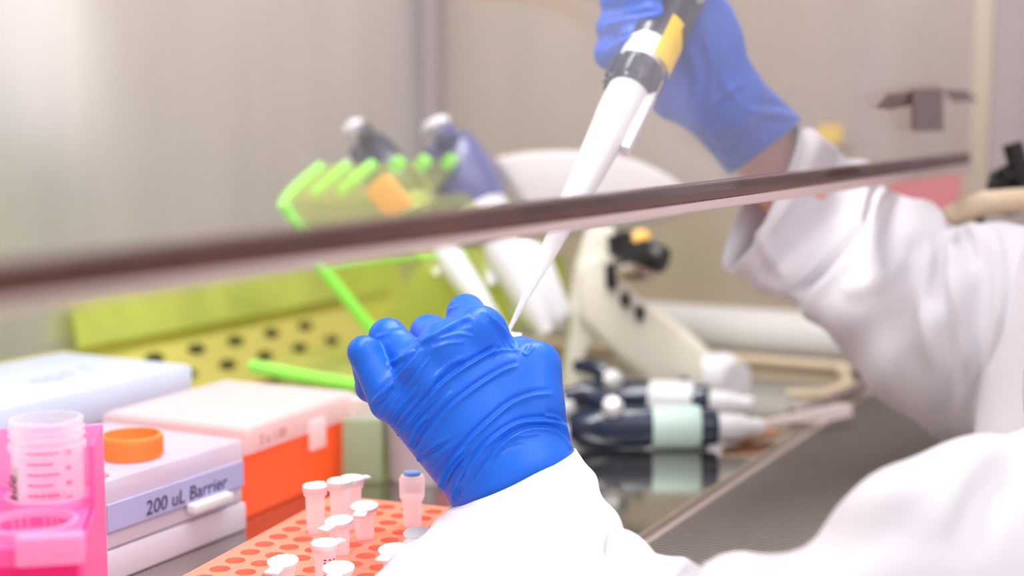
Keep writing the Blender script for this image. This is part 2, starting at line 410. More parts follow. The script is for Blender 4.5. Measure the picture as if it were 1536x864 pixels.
# ================================================================== SASH
sash = thing('sliding_sash', 'clear glass sliding front sash with reddish-brown metal bottom edge', 'sash', Matrix.Translation((.6, SA, ZS)))
SI = sash.matrix_world.inverted()
def line_pts(y0, slope, off):
    return [SI @ (PY(x, y0+slope*x, SA)+Vector((0, off, 0))) for x in (-160, 400, 900, 1300, 1449)]
def bar(ltop, lbot, o0, o1, m_, name):
    mb = MB(); A = line_pts(*ltop, o0); B = line_pts(*lbot, o0); C_ = line_pts(*lbot, o1); D_ = line_pts(*ltop, o1); n = len(A)
    vs = []; fs = []
    for i in range(n): vs += [A[i], B[i], C_[i], D_[i]]
    for i in range(n-1):
        for k in range(4): fs.append((i*4+k, i*4+(k+1) % 4, (i+1)*4+(k+1) % 4, (i+1)*4+k))
    fs += [(0, 1, 2, 3), (n*4-1, n*4-2, n*4-3, n*4-4)]
    mb.add(vs, fs); o = mb.build(name, m_, sash)
    bv = o.modifiers.new('b', 'BEVEL'); bv.width = .0012; bv.segments = 2; return o
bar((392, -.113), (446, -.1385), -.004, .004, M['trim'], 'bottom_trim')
bar((446, -.1385), (465, -.1425), -.005, .005, M['trim_lip'], 'lower_lip')
gb0 = line_pts(415, -.1215, 0); 
m = MB(); A0, A1 = gb0[0], gb0[-1]
m.sheet([(A0.x, -.002, A0.z), (A1.x, -.002, A1.z), (A1.x, -.002, .56), (A0.x, -.002, .56)], .004)
m.build('glass_pane', M['glass'], sash)
q = PY(1390, 158, SA-.012)
lt = thing('sash_latch', 'small chrome latch with two wings fixed to the glass above the right sleeve', 'latch', Matrix.Translation(q))
def lpt(px, py, off=0): return PY(px, py, SA-.005-off)-q
m = MB()
m.sheet([lpt(1368, 136, .010), lpt(1412, 134, .010), lpt(1414, 196, .004), lpt(1370, 197, .004)], .002)
m.sheet([lpt(1368, 137, .010), lpt(1412, 135, .010), lpt(1408, 127, -.001), lpt(1374, 129, -.001)], .002); m.build('hook_tab', M['latchm'], lt)
m = MB(); m.sheet([lpt(1311, 161), lpt(1330, 141, .006), lpt(1367, 137, .008), lpt(1367, 156, .004), lpt(1335, 163)], .002); m.build('wing', M['latchm'], lt)
m = MB(); m.sheet([lpt(1414, 134, .008), lpt(1450, 136, .006), lpt(1466, 151), lpt(1430, 152, .002)], .002); m.build('wing', M['latchm'], lt)

# ================================================================== PIPETTES
def make_pipette(label, mtx, body='navy', band='white', patch=None, tip=True, group=None, L0=.07):
    t = thing('micropipette', label, 'pipette', mtx, group)
    if tip:
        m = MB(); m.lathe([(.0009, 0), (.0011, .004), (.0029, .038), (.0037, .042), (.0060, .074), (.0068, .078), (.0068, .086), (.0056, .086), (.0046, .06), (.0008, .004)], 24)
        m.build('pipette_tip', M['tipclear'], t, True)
    s = MB(); s.lathe([(.0, .070), (.0044, .070), (.0056, .082), (.0078, .094), (.0094, .118), (.0112, .150), (.0124, .165), (.0126, .188), (.0, .188)], 32)
    s.build('shaft', M['white'], t, True)
    s = MB(); s.box(.0110, .0165, -.0045, .0045, .140, .20, bev=.0015); s.build('ejector_arm', M['white'], t)
    m = MB(); m.lathe([(0, .184), (.0145, .184), (.0162, .188), (.0162, .200), (.0150, .204), (0, .204)], 36)
    for k in range(18):
        a = 2*PI*k/18; m.box(.0155, .0175, -.001, .001, .186, .202, Matrix.Rotation(a, 4, 'Z'), bev=.0004)
    m.build('collar', M['navy'], t, True, 30)
    m = MB(); m.lathe([(0, .204), (.0148, .204), (.0152, .222), (0, .222)], 36); m.build('band', M[band], t, True)
    m = MB(); m.lathe([(0, .221), (.0154, .221), (.0172, .235), (.0172, .262), (.0160, .285), (.0135, .300), (.0, .303)], 36, sx=1.08, sy=.95)
    m.build('grip_body', M[body], t, True)
    m = MB(); m.tube([(0, .013, .292), (0, .026, .296), (0, .038, .290), (0, .043, .280)], [.008, .0065, .005, .003], 12); m.build('finger_rest', M[body], t, True)
    m = MB(); m.lathe([(0, .300), (.0035, .300), (.0035, .318), (.0085, .319), (.0090, .324), (.0075, .327), (0, .328)], 24); m.build('plunger_button', M['white'], t, True)
    m = MB(); m.lathe([(0, .262), (.0045, .262), (.0052, .276), (.0068, .286), (.0072, .294), (.0058, .301), (0, .302)], 20, Matrix.Translation((.0150, -.012, 0)) ); m.build('ejector_button', M['white'], t, True)
    if patch:
        m = MB(); n = 10
        for i in range(n):
            a0 = patch[0]+(patch[1]-patch[0])*i/n; a1 = patch[0]+(patch[1]-patch[0])*(i+1)/n; R = .0178
            m.add([(R*math.cos(a0), R*math.sin(a0), patch[2]), (R*math.cos(a1), R*math.sin(a1), patch[2]), (R*math.cos(a1), R*math.sin(a1), patch[3]), (R*math.cos(a0), R*math.sin(a0), patch[3])], [(0, 1, 2, 3)])
        m.build('colour_label', M['yellow'], t, True)
    return t
TIP = P(761, 500, .745); TOPP = P(1016, -8, .888)
axis = (TOPP-TIP).normalized()
# local x axis points away from the fingers, towards camera right
held = make_pipette('pipette held in the upper right gloved hand, its clear tip pointing down', frame(TIP, axis, RT), patch=(-1.15, .15, .205, .240))
# microtube in left hand
def make_microtube(name, label, mtx, capped=True, capm='white', group=None, openlid=False, mark=False, screw=False):
    t = thing(name, label, 'tube', mtx, group)
    m = MB(); m.lathe([(.0, -.038), (.0018, -.038), (.0026, -.034), (.0048, -.018), (.0052, -.002), (.0062, -.0015), (.0062, 0), (.0046, 0), (.0044, -.018), (.0010, -.035), (0, -.036)], 20)
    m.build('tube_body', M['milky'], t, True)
    m = MB()
    if screw:
        m.lathe([(0, .0), (.0068, 0), (.0070, .010), (.0060, .012), (0, .012)], 24); m.build('cap', M['milky'], t, True)
        m = MB(); m.lathe([(0, .0121), (.0048, .0121), (.0044, .014), (0, .0142)], 20); m.build('cap_insert', M['blue'], t, True)
    elif openlid:
        a = Matrix.Translation((.0, 0, .0012)) @ Matrix.Rotation(math.radians(8), 4, 'Y')
        m.lathe([(0, -.004), (.0042, -.004), (.0044, 0), (.0072, .0002), (.0074, .0022), (0, .0024)], 24, a)
        m.box(.006, .0125, -.0035, .0035, .0004, .0018, a, bev=.0004); m.build('cap', M['white'], t, True)
    else:
        m.lathe([(0, 0), (.0064, 0), (.0068, .0008), (.0068, .0034), (.0060, .0042), (0, .0042)], 24)
        m.box(.005, .0105, -.0028, .0028, .0020, .0034, bev=.0004); m.build('cap', M['white'], t, True)
    if mark:
        z = .0025 if openlid else .0043
        text('handwriting', mark, .0052, M['ink'], Matrix.Translation((-.0045, -.0015, z+.0006)) @ Matrix.Rotation(math.radians(8 if openlid else 0), 4, 'Y'), t, .2)
    return t
mt = make_microtube('microtube', 'small clear tube pinched between thumb and finger of the near glove', Matrix.Translation(P(763, 512, .747)))

# ================================================================== PERSON
person = thing('person', 'person in a white lab coat and blue gloves holding a pipette over a tube', 'person', Matrix.Translation((.93, -.10, -.8)))
PM = person.matrix_world.inverted()
def pr(a, b, ra, rb, k=None):
    """capsule from (px,py,d) to (px,py,d), radii in px at that depth"""
    A = P(*a); B = P(*b); t = (tuple(A), tuple(B), ra*a[2]/F, rb*b[2]/F)
    return t+((k,) if k else ())
def worldobj(name, V, Q, m_, parent):
    W = PM if parent is person else parent.matrix_world.inverted()
    me = mesh_np(name, V, Q)
    me.transform(PM); return link(name, me, m_, parent, fix=False)

# --- near (left) glove
LH = [
 pr((728, 728, .700), (590, 594, .700), 56, 32, .010),
 pr((748, 718, .695), (630, 552, .698), 58, 34, .010),
 pr((775, 710, .695), (672, 520, .703), 58, 35, .010),
 pr((800, 696, .697), (722, 502, .712), 56, 35, .010),
 pr((805, 690, .705), (806, 548, .708), 50, 29, .012),
 pr((770, 620, .715), (770, 560, .722), 50, 32, .012),
 pr((700, 640, .712), (690, 560, .722), 60, 40, .012),
 pr((770, 800, .70), (765, 700, .70), 78, 62, .012),
 # fingers
 pr((722, 502, .712), (699, 470, .745), 34, 28, .009), pr((699, 470, .745), (722, 525, .765), 27, 24, .003), pr((722, 525, .765), (748, 540, .752), 24, 21, .003),
 pr((672, 520, .703), (643, 500, .737), 33, 26, .008), pr((643, 499, .737), (668, 560, .762), 27, 24, .003), pr((668, 560, .762), (705, 580, .745), 24, 21, .003),
 pr((630, 554, .698), (582, 506, .722), 31, 28, .003), pr((582, 506, .722), (600, 560, .750), 27, 24, .003), pr((600, 560, .750), (640, 590, .740), 24, 21, .003),
 pr((584, 602, .700), (546, 528, .706), 31, 23.5, .003), pr((546, 528, .706), (556, 580, .730), 23, 22, .003), pr((556, 580, .730), (600, 600, .735), 22, 19, .003),
 pr((806, 548, .708), (784, 535, .728), 29, 26, .010), pr((784, 535, .728), (768, 540, .750), 26, 22, .006), pr((800, 600, .700), (780, 560, .705), 30, 26, .014),
 # glove knuckle pads
 pr((718, 488, .704), (716, 490, .704), 22, 22, .010), pr((656, 515, .696), (656, 517, .696), 18, 18, .010),
]
V, Q = nets(LH, .00075); V = relax(V, Q, 3)
Z = lambda x, y: (380+x/2.4, 340+y/2.4)
Y2 = lambda x, y: (500+x/4.32, 580+y/4.32)
cur = [
 ([Z(605, 438), Z(560, 500), Z(500, 565), Z(438, 625)], .0011, 3.2),
 ([Z(635, 470), Z(575, 550), Z(510, 625), Z(465, 690)], .0008, 3.0),
 ([Z(960, 447), Z(880, 448), Z(790, 492), Z(690, 560), Z(610, 645), Z(540, 725), Z(505, 770)], .0013, 3.4),
 ([Z(955, 500), Z(900, 520), Z(810, 575), Z(700, 660), Z(620, 750), Z(580, 830)], .0012, 3.4),
 ([Z(720, 590), Z(640, 660), Z(560, 740)], .0005, 3),
 ([Z(1080, 603), Z(1010, 608), Z(930, 640), Z(850, 705), Z(770, 780), Z(700, 864), Z(670, 910)], .0013, 3.6),
 ([Z(1145, 765), Z(1110, 715), Z(1040, 700), Z(950, 712), Z(860, 770), Z(800, 835), Z(760, 900), Z(720, 960)], .0013, 3.4),
 ([Z(1146, 800), Z(1100, 745), Z(1030, 728), Z(950, 748), Z(880, 805), Z(820, 880), Z(760, 960)], .0010, 3.0),
 ([Z(1143, 735), Z(1100, 690), Z(1050, 680)], .0009, 3.0),
 ([Y2(350, 250), Y2(400, 170), Y2(470, 90), Y2(540, 0)], .0008, 3),
 ([Y2(490, 400), Y2(520, 300), Y2(610, 190)], .0008, 3),
 ([Y2(548, 520), Y2(560, 440), Y2(640, 390), Y2(760, 320)], .0008, 3),
 ([Y2(600, 500), Y2(680, 440), Y2(760, 380)], .0005, 3),
 ([Y2(690, 670), Y2(700, 610), Y2(760, 500), Y2(864, 400)], .0011, 3.6),
 ([Y2(770, 745), Y2(790, 640), Y2(830, 560), Y2(900, 480)], .0011, 3.4),
 ([Y2(250, 110), Y2(320, 50), Y2(400, -20)], .0008, 3),
 ([Z(600, 420), Z(660, 385), Z(730, 345), Z(780, 320)], .0007, 5),
 ([Z(790, 395), Z(730, 385), Z(660, 405)], .0004, 3), ([Z(760, 415), Z(700, 420), Z(650, 440)], .0004, 3),
 ([Z(790, 290), Z(745, 285), Z(700, 300)], .0004, 2.5),
 ([Z(860, 330), Z(900, 380), Z(950, 450)], .0006, 3.5), ([Z(830, 300), Z(890, 360), Z(930, 420)], .0005, 3),
 ([Z(850, 470), Z(880, 430), Z(930, 440)], .0004, 3),
 ([Z(1010, 430), Z(985, 460), Z(970, 450)], .0006, 3), ([Z(560, 370), Z(500, 380), Z(440, 400)], .0004, 4),
 ([Z(640, 560), Z(700, 500), Z(760, 470)], .0004, 4), ([Z(480, 500), Z(520, 480), Z(580, 440)], .0006, 4),
 ([Z(870, 800), Z(940, 760), Z(1040, 745)], .0005, 2.5), ([Z(830, 850), Z(900, 790), Z(980, 770)], .0004, 2.5),
]
V = crease(V, Q, cur)
gl = worldobj('glove', V, Q, M['glove'], person); gl['label'] = 'blue nitrile glove on the near hand, creased across the back'

# --- far (right) glove gripping the pipette
D0 = .885
RH = [
 pr((1152, 222, .990), (1085, 150, .945), 60, 62, .012),
 pr((1122, 200, .980), (1040, 125, .925), 50, 52, .012),
 pr((1090, 150, 0.930), (1050, 60, 0.915), 52, 55, .012),
 pr((1060, 120, 0.940), (1000, 120, 0.925), 52, 34, .012),
 pr((1045, 150, 0.930), (1010, 150, 0.920), 38, 30, .012),
 pr((1055, 60, 0.915), (1035, -20, 0.900), 55, 38, .010),
 pr((1035, -20, 0.900), (1012, -70, 0.885), 34, 26, .008),
 # knuckles behind the pipette
 pr((1050, 40, 0.945), (965, 10, 0.960), 55, 36, .010),
 pr((1030, 110, 0.945), (950, 70, 0.945), 40, 30, .010),
]
for i, (yy, xl, xt) in enumerate(((-42, 935, 1000), (-2, 926, 996), (36, 920, 992), (74, 917, 962))):
    RH += [pr((985, yy-10, 0.955), (xl+12, yy+2, 0.935), 27, 25, .004), pr((xl+12, yy+2, 0.935), (xl, yy+6, 0.895), 25, 25, .003), pr((xl, yy+6, 0.895), (xl+32, yy-2, 0.868), 25, 24, .003), pr((xl+32, yy-2, 0.868), (xt-14, yy-14, 0.862), 24, 21, .003)]
cc = P(1146, 224, 0.962); wd = (P(1152, 222, 0.965)-P(1085, 150, 0.930)).normalized()
nrm = ((P(1152, 222, 0.965)-P(1085, 150, 0.930))); 
# cuff plane through the two visible cuff corners
ca = P(1092, 264, .985); cb = P(1200, 181, .99)
cn = (cb-ca).cross(FW).normalized(); 
if cn.dot(wd) < 0: cn = -cn
RH.append(pr((1120, 190, .978), (1150, 226, .99), 56, 66, .010))
V, Q = nets(RH, .0013, cuts=[(tuple((ca+cb)/2), tuple(cn))]); V = relax(V, Q, 3)
cur = [([(1040, 190), (1075, 150), (1120, 120)], .0012, 6), ([(1025, 60), (1045, 110), (1035, 160)], .0012, 6), ([(1055, 50), (1070, 110), (1060, 160)], .0010, 6),
       ([(1180, 185), (1150, 182), (1120, 200), (1100, 230)], -.0016, 6), ([(1195, 178), (1160, 168), (1120, 165)], .0016, 6),
       ([(905, 30), (940, 22), (990, 15)], -.0012, 4), ([(905, 70), (940, 52), (990, 40)], -.0010, 4), ([(1010, 170), (1060, 190), (1090, 240)], .0012, 6), ([(1090, 60), (1080, 110), (1110, 160)], .0010, 7)]
V = crease(V, Q, cur)
gr = worldobj('glove', V, Q, M['glove'], person); gr['label'] = 'blue nitrile glove on the raised far hand, fingers wrapped round the pipette'

# --- body
SL = Vector((.74, -.09, .30)); SR = Vector((1.13, -.07, .31)); HC = Vector((.93, -.02, .52))
WR = P(1146, 224, .962); ER = P(1530, 560, .98); WL = P(772, 715, .70); EL = P(1080, 1010, .58)
def path(pts, rs): return [(tuple(pts[i]), tuple(pts[i+1]), rs[i], rs[i+1], .006) for i in range(len(pts)-1)]
ARMS = path([P(1115, 190, .985), P(1150, 230, .997), P(1188, 292, 1.005), P(1245, 365, 1.005), P(1330, 440, 1.0), P(1420, 500, 1.0), P(1540, 510, .98), SR], [.022, .0225, .022, .023, .026, .030, .035, .045])
ARMS += path([P(768, 710, .712), P(778, 745, .708), P(800, 800, .69), P(850, 920, .64), P(950, 1040, .59), P(1150, 1040, .56), P(1300, 970, .56), P(1450, 910, .58), P(1700, 760, .62), SL], [.014, .016, .020, .026, .032, .034, .034, .032, .030, .034])
bodyp = [
 *ARMS,
 ((.93, -.10, -.20), (.93, -.07, .22), .135, .145, .06), ((.83, -.09, .24), (1.03, -.07, .25), .095, .095, .05),
 ((.93, -.07, .30), (.93, -.03, .44), .055, .052, .03), (tuple(HC), (.93, .0, .50), .082, .078, .03), ((.93, .0, .47), (.93, .045, .43), .055, .03, .03),
 ((.93, .05, .50), (.93, .085, .475), .010, .014, .015), ((.93, -.02, .56), (.93, .03, .55), .075, .07, .03),
 ((.845, -.02, .50), (.848, -.02, .47), .012, .009, .01), ((1.015, -.02, .50), (1.012, -.02, .47), .012, .009, .01),
 ((.93, .055, .44), (.93, .066, .44), .016, .012, .01),
 ((.85, -.10, -.24), (.82, .05, -.25), .095, .085, .04), ((.82, .05, -.25), (.82, .16, -.27), .085, .065, .04), ((.82, .16, -.27), (.82, .10, -.72), .062, .042, .03), ((.82, .09, -.755), (.82, .24, -.765), .04, .033, .03),
 ((1.01, -.10, -.24), (1.04, .05, -.25), .095, .085, .04), ((1.04, .05, -.25), (1.04, .16, -.27), .085, .065, .04), ((1.04, .16, -.27), (1.04, .10, -.72), .062, .042, .03), ((1.04, .09, -.755), (1.04, .24, -.765), .04, .033, .03),
]
V, Q = nets(bodyp, .0055, k=.03); V = relax(V, Q, 2)
worldobj('body', V, Q, M['skin'], person)
hp = [((.93, -.05, .56), (.93, -.01, .585), .088, .085), ((.93, -.07, .50), (.93, -.06, .54), .075, .085), ((.93, .03, .60), (.93, .0, .60), .06, .07)]
V, Q = nets(hp, .006, k=.02, cuts=[((.93, .055, .56), (0, .9, -.45))]); worldobj('hair', relax(V, Q, 2), Q, M['hair'], person)
for ex in (.895, .965):
    V, Q = nets([((ex, .068, .512), (ex, .069, .512), .011, .011)], .002, k=.002); worldobj('eye', V, Q, M['ink'], person)
tp = [((.85, -.12, -.30), (.81, .13, -.27), .112, .10), ((1.01, -.12, -.30), (1.05, .13, -.27), .112, .10), ((.82, .15, -.28), (.82, .10, -.70), .085, .065), ((1.04, .15, -.28), (1.04, .10, -.70), .085, .065)]
V, Q = nets(tp, .008, k=.03); worldobj('trousers', relax(V, Q, 2), Q, mat('trousers', srgb(60, 66, 84), .8), person)
for xx in (.82, 1.04):
    V, Q = nets([((xx, .08, -.755), (xx, .25, -.762), .046, .038)], .004, k=.02, cuts=[((xx, .1, -.797), (0, 0, -1))]); worldobj('shoe', relax(V, Q, 1), Q, M['white'], person)

# --- lab coat: torso + two sleeves
coat_p = [((.93, -.11, -.26), (.93, -.08, .20), .165, .172), ((.82, -.09, .23), (1.04, -.07, .24), .115, .115), ((.84, -.10, -.30), (.84, .02, -.24), .13, .12), ((1.02, -.10, -.30), (1.02, .02, -.24), .13, .12),
 ((1.10, -.06, .26), (1.08, .04, .05), .10, .10), (tuple(SL+Vector((.03, 0, -.04))), (.74, .02, .12), .085, .08),
 (tuple(SL+Vector((0, 0, -.005))), (.87, -.09, .30), .086, .075, .03), (tuple(SR), (1.0, -.09, .30), .086, .075, .03), (tuple(P(1860, 640, .632)), tuple(SL), .056, .078, .03),
 (tuple(P(1670, 330, .92)), tuple(P(1562, 700, .88)), .046, .046, .02)]
V, Q = nets(coat_p, .007, k=.04, cuts=[((.93, -.05, .345), (0, .3, 1))]); V = relax(V, Q, 3)
N_ = normals(V, Q); V = V+N_*(np.sin(V[:, 0]*60+np.sin(V[:, 2]*14)*1.5)*.004)[:, None]
coat = worldobj('lab_coat', V, Q, M['coat'], person); coat['label'] = 'white cotton lab coat with loose sleeves'

def loft(name, rings, parent, seg=96, sub=8, wr=(), thick=.0012, amp=.0025, seed=1):
    """rings: (pxA,pyA, pxB,pyB, depth, dir, thickness[,fpx,fpy])"""
    R = []
    for r in rings:
        a = P(r[0], r[1], r[4]); b = P(r[2], r[3], r[4]+r[5]); c = (a+b)/2
        vw = (c-CAM).normalized(); v = vw*r[6]
        if len(r) > 7: v = v+RT*(r[7]*r[4]/F)+UP*(r[8]*r[4]/F)
        R.append(tuple(c)+tuple((b-a)/2)+tuple(v))
    R = smoothpoly(R, sub); n = len(R)
    rs = np.random.RandomState(seed); ph = rs.rand(8)*6.28
    V = np.zeros((n, seg, 3))
    for i, r in enumerate(R):
        c = np.array(r[:3]); u = np.array(r[3:6]); v = np.array(r[6:9])
        a = np.arange(seg)*2*PI/seg; V[i] = c+np.cos(a)[:, None]*u+np.sin(a)[:, None]*v
    Qs = []
    for i in range(n-1):
        k = np.arange(seg); k2 = (k+1) % seg; Qs.append(np.stack([i*seg+k, i*seg+k2, (i+1)*seg+k2, (i+1)*seg+k], 1))
    Q = np.concatenate(Qs); Vf = V.reshape(-1, 3); N = normals(Vf, Q)
    cen = V.mean(1, keepdims=True).repeat(seg, 1).reshape(-1, 3)
    if ((Vf-cen)*N).sum() < 0: Q = Q[:, ::-1]; N = -N
    ii = np.repeat(np.arange(n)/n, seg)*sub; aa = np.tile(np.arange(seg)*2*PI/seg, n)
    L = np.repeat(np.arange(n), seg)/sub
    env = np.clip(L*1.5, 0, 1)
    dsp = amp*env*(np.sin(L*3.1+2*np.sin(aa+ph[0])+ph[1])+.6*np.sin(L*5.3+3*np.sin(aa*2+ph[2])+ph[3])+.5*np.sin(aa*3+L*1.3+ph[4]))
    Vf = Vf+N*dsp[:, None]
    if wr: Vf = crease(Vf, Q, wr)
    me = mesh_np(name, Vf, Q); me.transform(PM); o = link(name, me, M['coat'], parent, fix=False)
    sd = o.modifiers.new('solid', 'SOLIDIFY'); sd.thickness = thick; sd.offset = -1
    return o
# near sleeve: cuff section
loft('sleeve_cuff', [
 (681, 757, 864, 674, .700, 0, .030, 6, 14), (664, 772, 882, 700, .693, 0, .034, 5, 12), (632, 800, 902, 738, .680, 0, .040), (596, 832, 930, 782, .662, 0, .046),
 (545, 880, 948, 840, .640, 0, .050), (500, 930, 980, 930, .62, 0, .055)], coat, amp=.0008, seed=3,
 wr=[([(700, 760), (760, 745), (830, 700)], .0006, 10)])
loft('sleeve', [
 (745, 900, 906, 785, .650, 0, .046, -38, 24), (722, 930, 950, 793, .636, 0, .056, -38, 22), (690, 980, 1010, 840, .610, 0, .062, -25, 14), (680, 1090, 1060, 850, .58, -.01, .065),
 (760, 1240, 1085, 838, .555, 0, .065), (960, 1290, 1170, 832, .54, 0, .07), (1200, 1270, 1310, 720, .545, 0, .075), (1450, 1190, 1440, 655, .57, 0, .08), (1650, 1050, 1580, 630, .60, 0, .085), (1900, 900, 1750, 560, .62, 0, .085), (2170, 640, 1960, 260, .63, 0, .085), (2420, 330, 2200, -30, .66, 0, .08), (2480, 180, 2330, -60, .70, 0, .07)],
 coat, amp=.0022, seed=5, wr=[([(830, 790), (900, 800), (960, 850)], .002, 22), ([(1060, 835), (1040, 870), (1000, 900)], .003, 22), ([(1140, 850), (1250, 780), (1400, 720)], .003, 30), ([(1536, 690), (1480, 740), (1440, 830)], -.004, 30)])
# far sleeve
loft('sleeve', [
 (1193, 188, 1089, 404, .985, -.01, .034, -26, -4), (1222, 203, 1112, 423, 1.0, -.03, .035, -16, 0), (1262, 228, 1150, 440, 1.03, -.055, .032), (1306, 250, 1190, 455, 1.045, -.07, .034), (1328, 278, 1212, 470, 1.03, -.06, .040),
 (1385, 303, 1255, 520, 1.0, -.02, .055), (1430, 335, 1305, 580, .99, 0, .060), (1470, 338, 1370, 640, .98, 0, .065), (1540, 335, 1450, 668, .97, 0, .072), (1650, 330, 1560, 690, .96, 0, .08), (1800, 300, 1750, 640, .95, 0, .09)],
 coat, amp=.0020, seed=11, wr=[([(1312, 280), (1290, 340), (1235, 400), (1192, 440)], -.004, 5), ([(1325, 290), (1300, 350), (1250, 410), (1205, 455)], .003, 9),
  ([(1440, 350), (1430, 430), (1450, 540), (1440, 640)], .005, 14), ([(1400, 360), (1385, 450), (1400, 560)], .003, 14), ([(1480, 340), (1500, 420), (1490, 540), (1465, 650)], .005, 14), ([(1260, 440), (1320, 420), (1360, 380)], .002, 14), ([(1130, 330), (1150, 380), (1180, 420)], .0015, 10),
  ([(1420, 335), (1445, 352), (1455, 400)], -.006, 10)])

# stool
st = thing('stool', 'round padded stool under the person in the lab coat', 'stool', Matrix.Translation((.93, -.12, -.8)))
m = MB(); m.lathe([(0, .35), (.17, .35), (.18, .36), (.175, .38), (0, .385)], 32); m.build('seat', M['black'], st, True)
m = MB(); m.lathe([(0, .03), (.025, .03), (.022, .36), (0, .36)], 16); m.build('column', M['chrome'], st, True)
m = MB()
for k in range(5):
    a = 2*PI*k/5; m.tube([(0, 0, .05), (.24*math.cos(a), .24*math.sin(a), .02)], [.02, .014], 10)
m.build('star_base', M['chrome'], st, True)

# ================================================================== LEFT BENCH ITEMS
def boxthing(name, label, cat, x0, x1, y0, y1): return thing(name, label, cat, Matrix.Translation(((x0+x1)/2, (y0+y1)/2, 0)))
# white tip box
bx = thing('tip_box', 'white tip box with frosted lid and lilac handwritten strip, orange cap on top', 'tip box', Matrix.Translation((.615, .60, 0)))
m = MB(); m.box(-.062, .060, -.057, .055, 0, .018, bev=.003); m.build('base', M['boxwhite'], bx, True)
m = MB(); m.box(-.060, .058, -.0555, .0535, .0185, .0275, bev=.002); m.build('tray', M['boxwhite'], bx, True)
m = MB(); m.box(-.061, .059, -.0565, .0545, .028, .057, bev=.003); m.build('lid', M['lid'], bx, True)
m = MB(); m.box(-.050, .050, -.045, .045, .030, .0485, bev=.003); m.build('tip_tray', M['lilac'], bx, True)
m = MB(); m.box(-.059, .056, -.0580, -.0566, .0290, .0440); ls = m.build('label_strip', M['lilac'], bx)
text('handwriting', '200 uL Barrier', .0118, M['ink'], Matrix.Translation((-.030, -.0582, .0312)) @ Matrix.Rotation(PI/2, 4, 'X'), ls, .12)
m = MB(); m.box(.005, .040, -.0635, -.0565, .0240, .0290, bev=.001); m.build('latch', M['white'], bx, True)
m = MB(); m.lathe([(0, 0), (.006, 0), (.006, .0006), (0, .0006)], 20, Matrix.Translation((-.052, -.045, .0571))); m.build('lid_dot', M['rose'], bx)
# orange screw cap
q = PZ(205, 690, .0575)
cp = thing('screw_cap', 'orange screw cap lying open side up on the frosted white tip box', 'cap', Matrix.Translation((q.x+.006, q.y+.009, .0572)))
m = MB(); m.lathe([(0, 0), (.0162, 0), (.0172, .0012), (.0175, .0125), (.0168, .0135), (.0155, .0135), (.0152, .003), (0, .0028)], 48)
for k in range(60): m.box(.0172, .0179, -.0003, .0003, .002, .012, Matrix.Rotation(2*PI*k/60, 4, 'Z'))
m.build('cap_shell', M['cap'], cp, True)
# orange tip box
ob = thing('tip_box', 'bright orange tip box with frosted pink-white lid beside the white tip box', 'tip box', Matrix.Translation((.745, .610, 0)) @ Matrix.Rotation(math.radians(3), 4, 'Z'))
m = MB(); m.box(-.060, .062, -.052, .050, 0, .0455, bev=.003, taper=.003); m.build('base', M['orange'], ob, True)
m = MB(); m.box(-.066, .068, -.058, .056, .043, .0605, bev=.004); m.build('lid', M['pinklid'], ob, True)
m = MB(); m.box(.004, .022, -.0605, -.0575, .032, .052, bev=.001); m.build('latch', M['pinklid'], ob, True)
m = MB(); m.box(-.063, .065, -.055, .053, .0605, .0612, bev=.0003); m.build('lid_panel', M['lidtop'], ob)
text('lid_writing', '2 x 1.00', .009, M['rose'], Matrix.Translation((-.052, -.0582, .048)) @ Matrix.Rotation(PI/2, 4, 'X'), ob, .1)
# blue-white box
bb = thing('storage_box', 'pale blue-white storage box with blue base, behind the white tip box', 'box', Matrix.Translation((.69, .745, 0)))
m = MB(); m.box(-.10, .092, -.062, .058, 0, .050, bev=.003); m.build('base', M['bluebase'], bb, True)
m = MB(); m.box(-.105, .097, -.066, .062, .048, .075, bev=.005); m.build('lid', M['bluewhite'], bb, True)
text('lid_writing', 'tips 1', .030, M['lilac'], Matrix.Translation((-.015, -.028, .0752)) @ Matrix.Rotation(.1, 4, 'Z'), bb, .3)
m = MB(); m.lathe([(0, 0), (.009, 0), (.009, .0006), (0, .0006)], 24, Matrix.Translation((.0, -.030, .0752))); m.build('lid_dot', M['ink'], bb) if False else None

# pink rack, aligned with the camera's heading
tb = P(72, 700, .612); tb = Vector((tb.x, tb.y, 0))
rk = thing('tube_rack', 'bright pink plastic tube rack holding a large open clear tube', 'tube rack', yaw(tb, PSI-PI/2+math.radians(11)))
ZT = .087
def plate_holes(m, xs, ys, holes, z0, z1, seg=32):
    """rectangular cells each with a round hole"""
    for (x0, x1, y0, y1, cx, cy, r) in holes:
        for z, fl in ((z1, 1), (z0, 0)):
            vs = []; n = seg
            for k in range(n):
                a = 2*PI*k/n; c, s = math.cos(a), math.sin(a)
                vs.append((cx+r*c, cy+r*s, z))
            for k in range(n):
                a = 2*PI*k/n; c, s = math.cos(a), math.sin(a)
                tx = ((x1-cx) if c > 0 else (x0-cx))/c if abs(c) > 1e-6 else 1e9
                ty = ((y1-cy) if s > 0 else (y0-cy))/s if abs(s) > 1e-6 else 1e9
                t = min(tx, ty); vs.append((cx+t*c, cy+t*s, z))
            m.add(vs, [(k, (k+1) % n, n+(k+1) % n, n+k) for k in range(n)])
            # corners
            for X, Y in ((x1, y1), (x0, y1), (x0, y0), (x1, y0)):
                a = math.atan2(Y-cy, X-cx) % (2*PI); k = int(a/(2*PI)*n) % n
                m.add([vs[n+k], (X, Y, z), vs[n+(k+1) % n]], [(0, 1, 2)])
        m.add([(cx+r*math.cos(2*PI*k/seg), cy+r*math.sin(2*PI*k/seg), z) for z in (z0, z1) for k in range(seg)], [(k, (k+1) % seg, seg+(k+1) % seg, seg+k) for k in range(seg)])
m = MB(); R0 = .0160
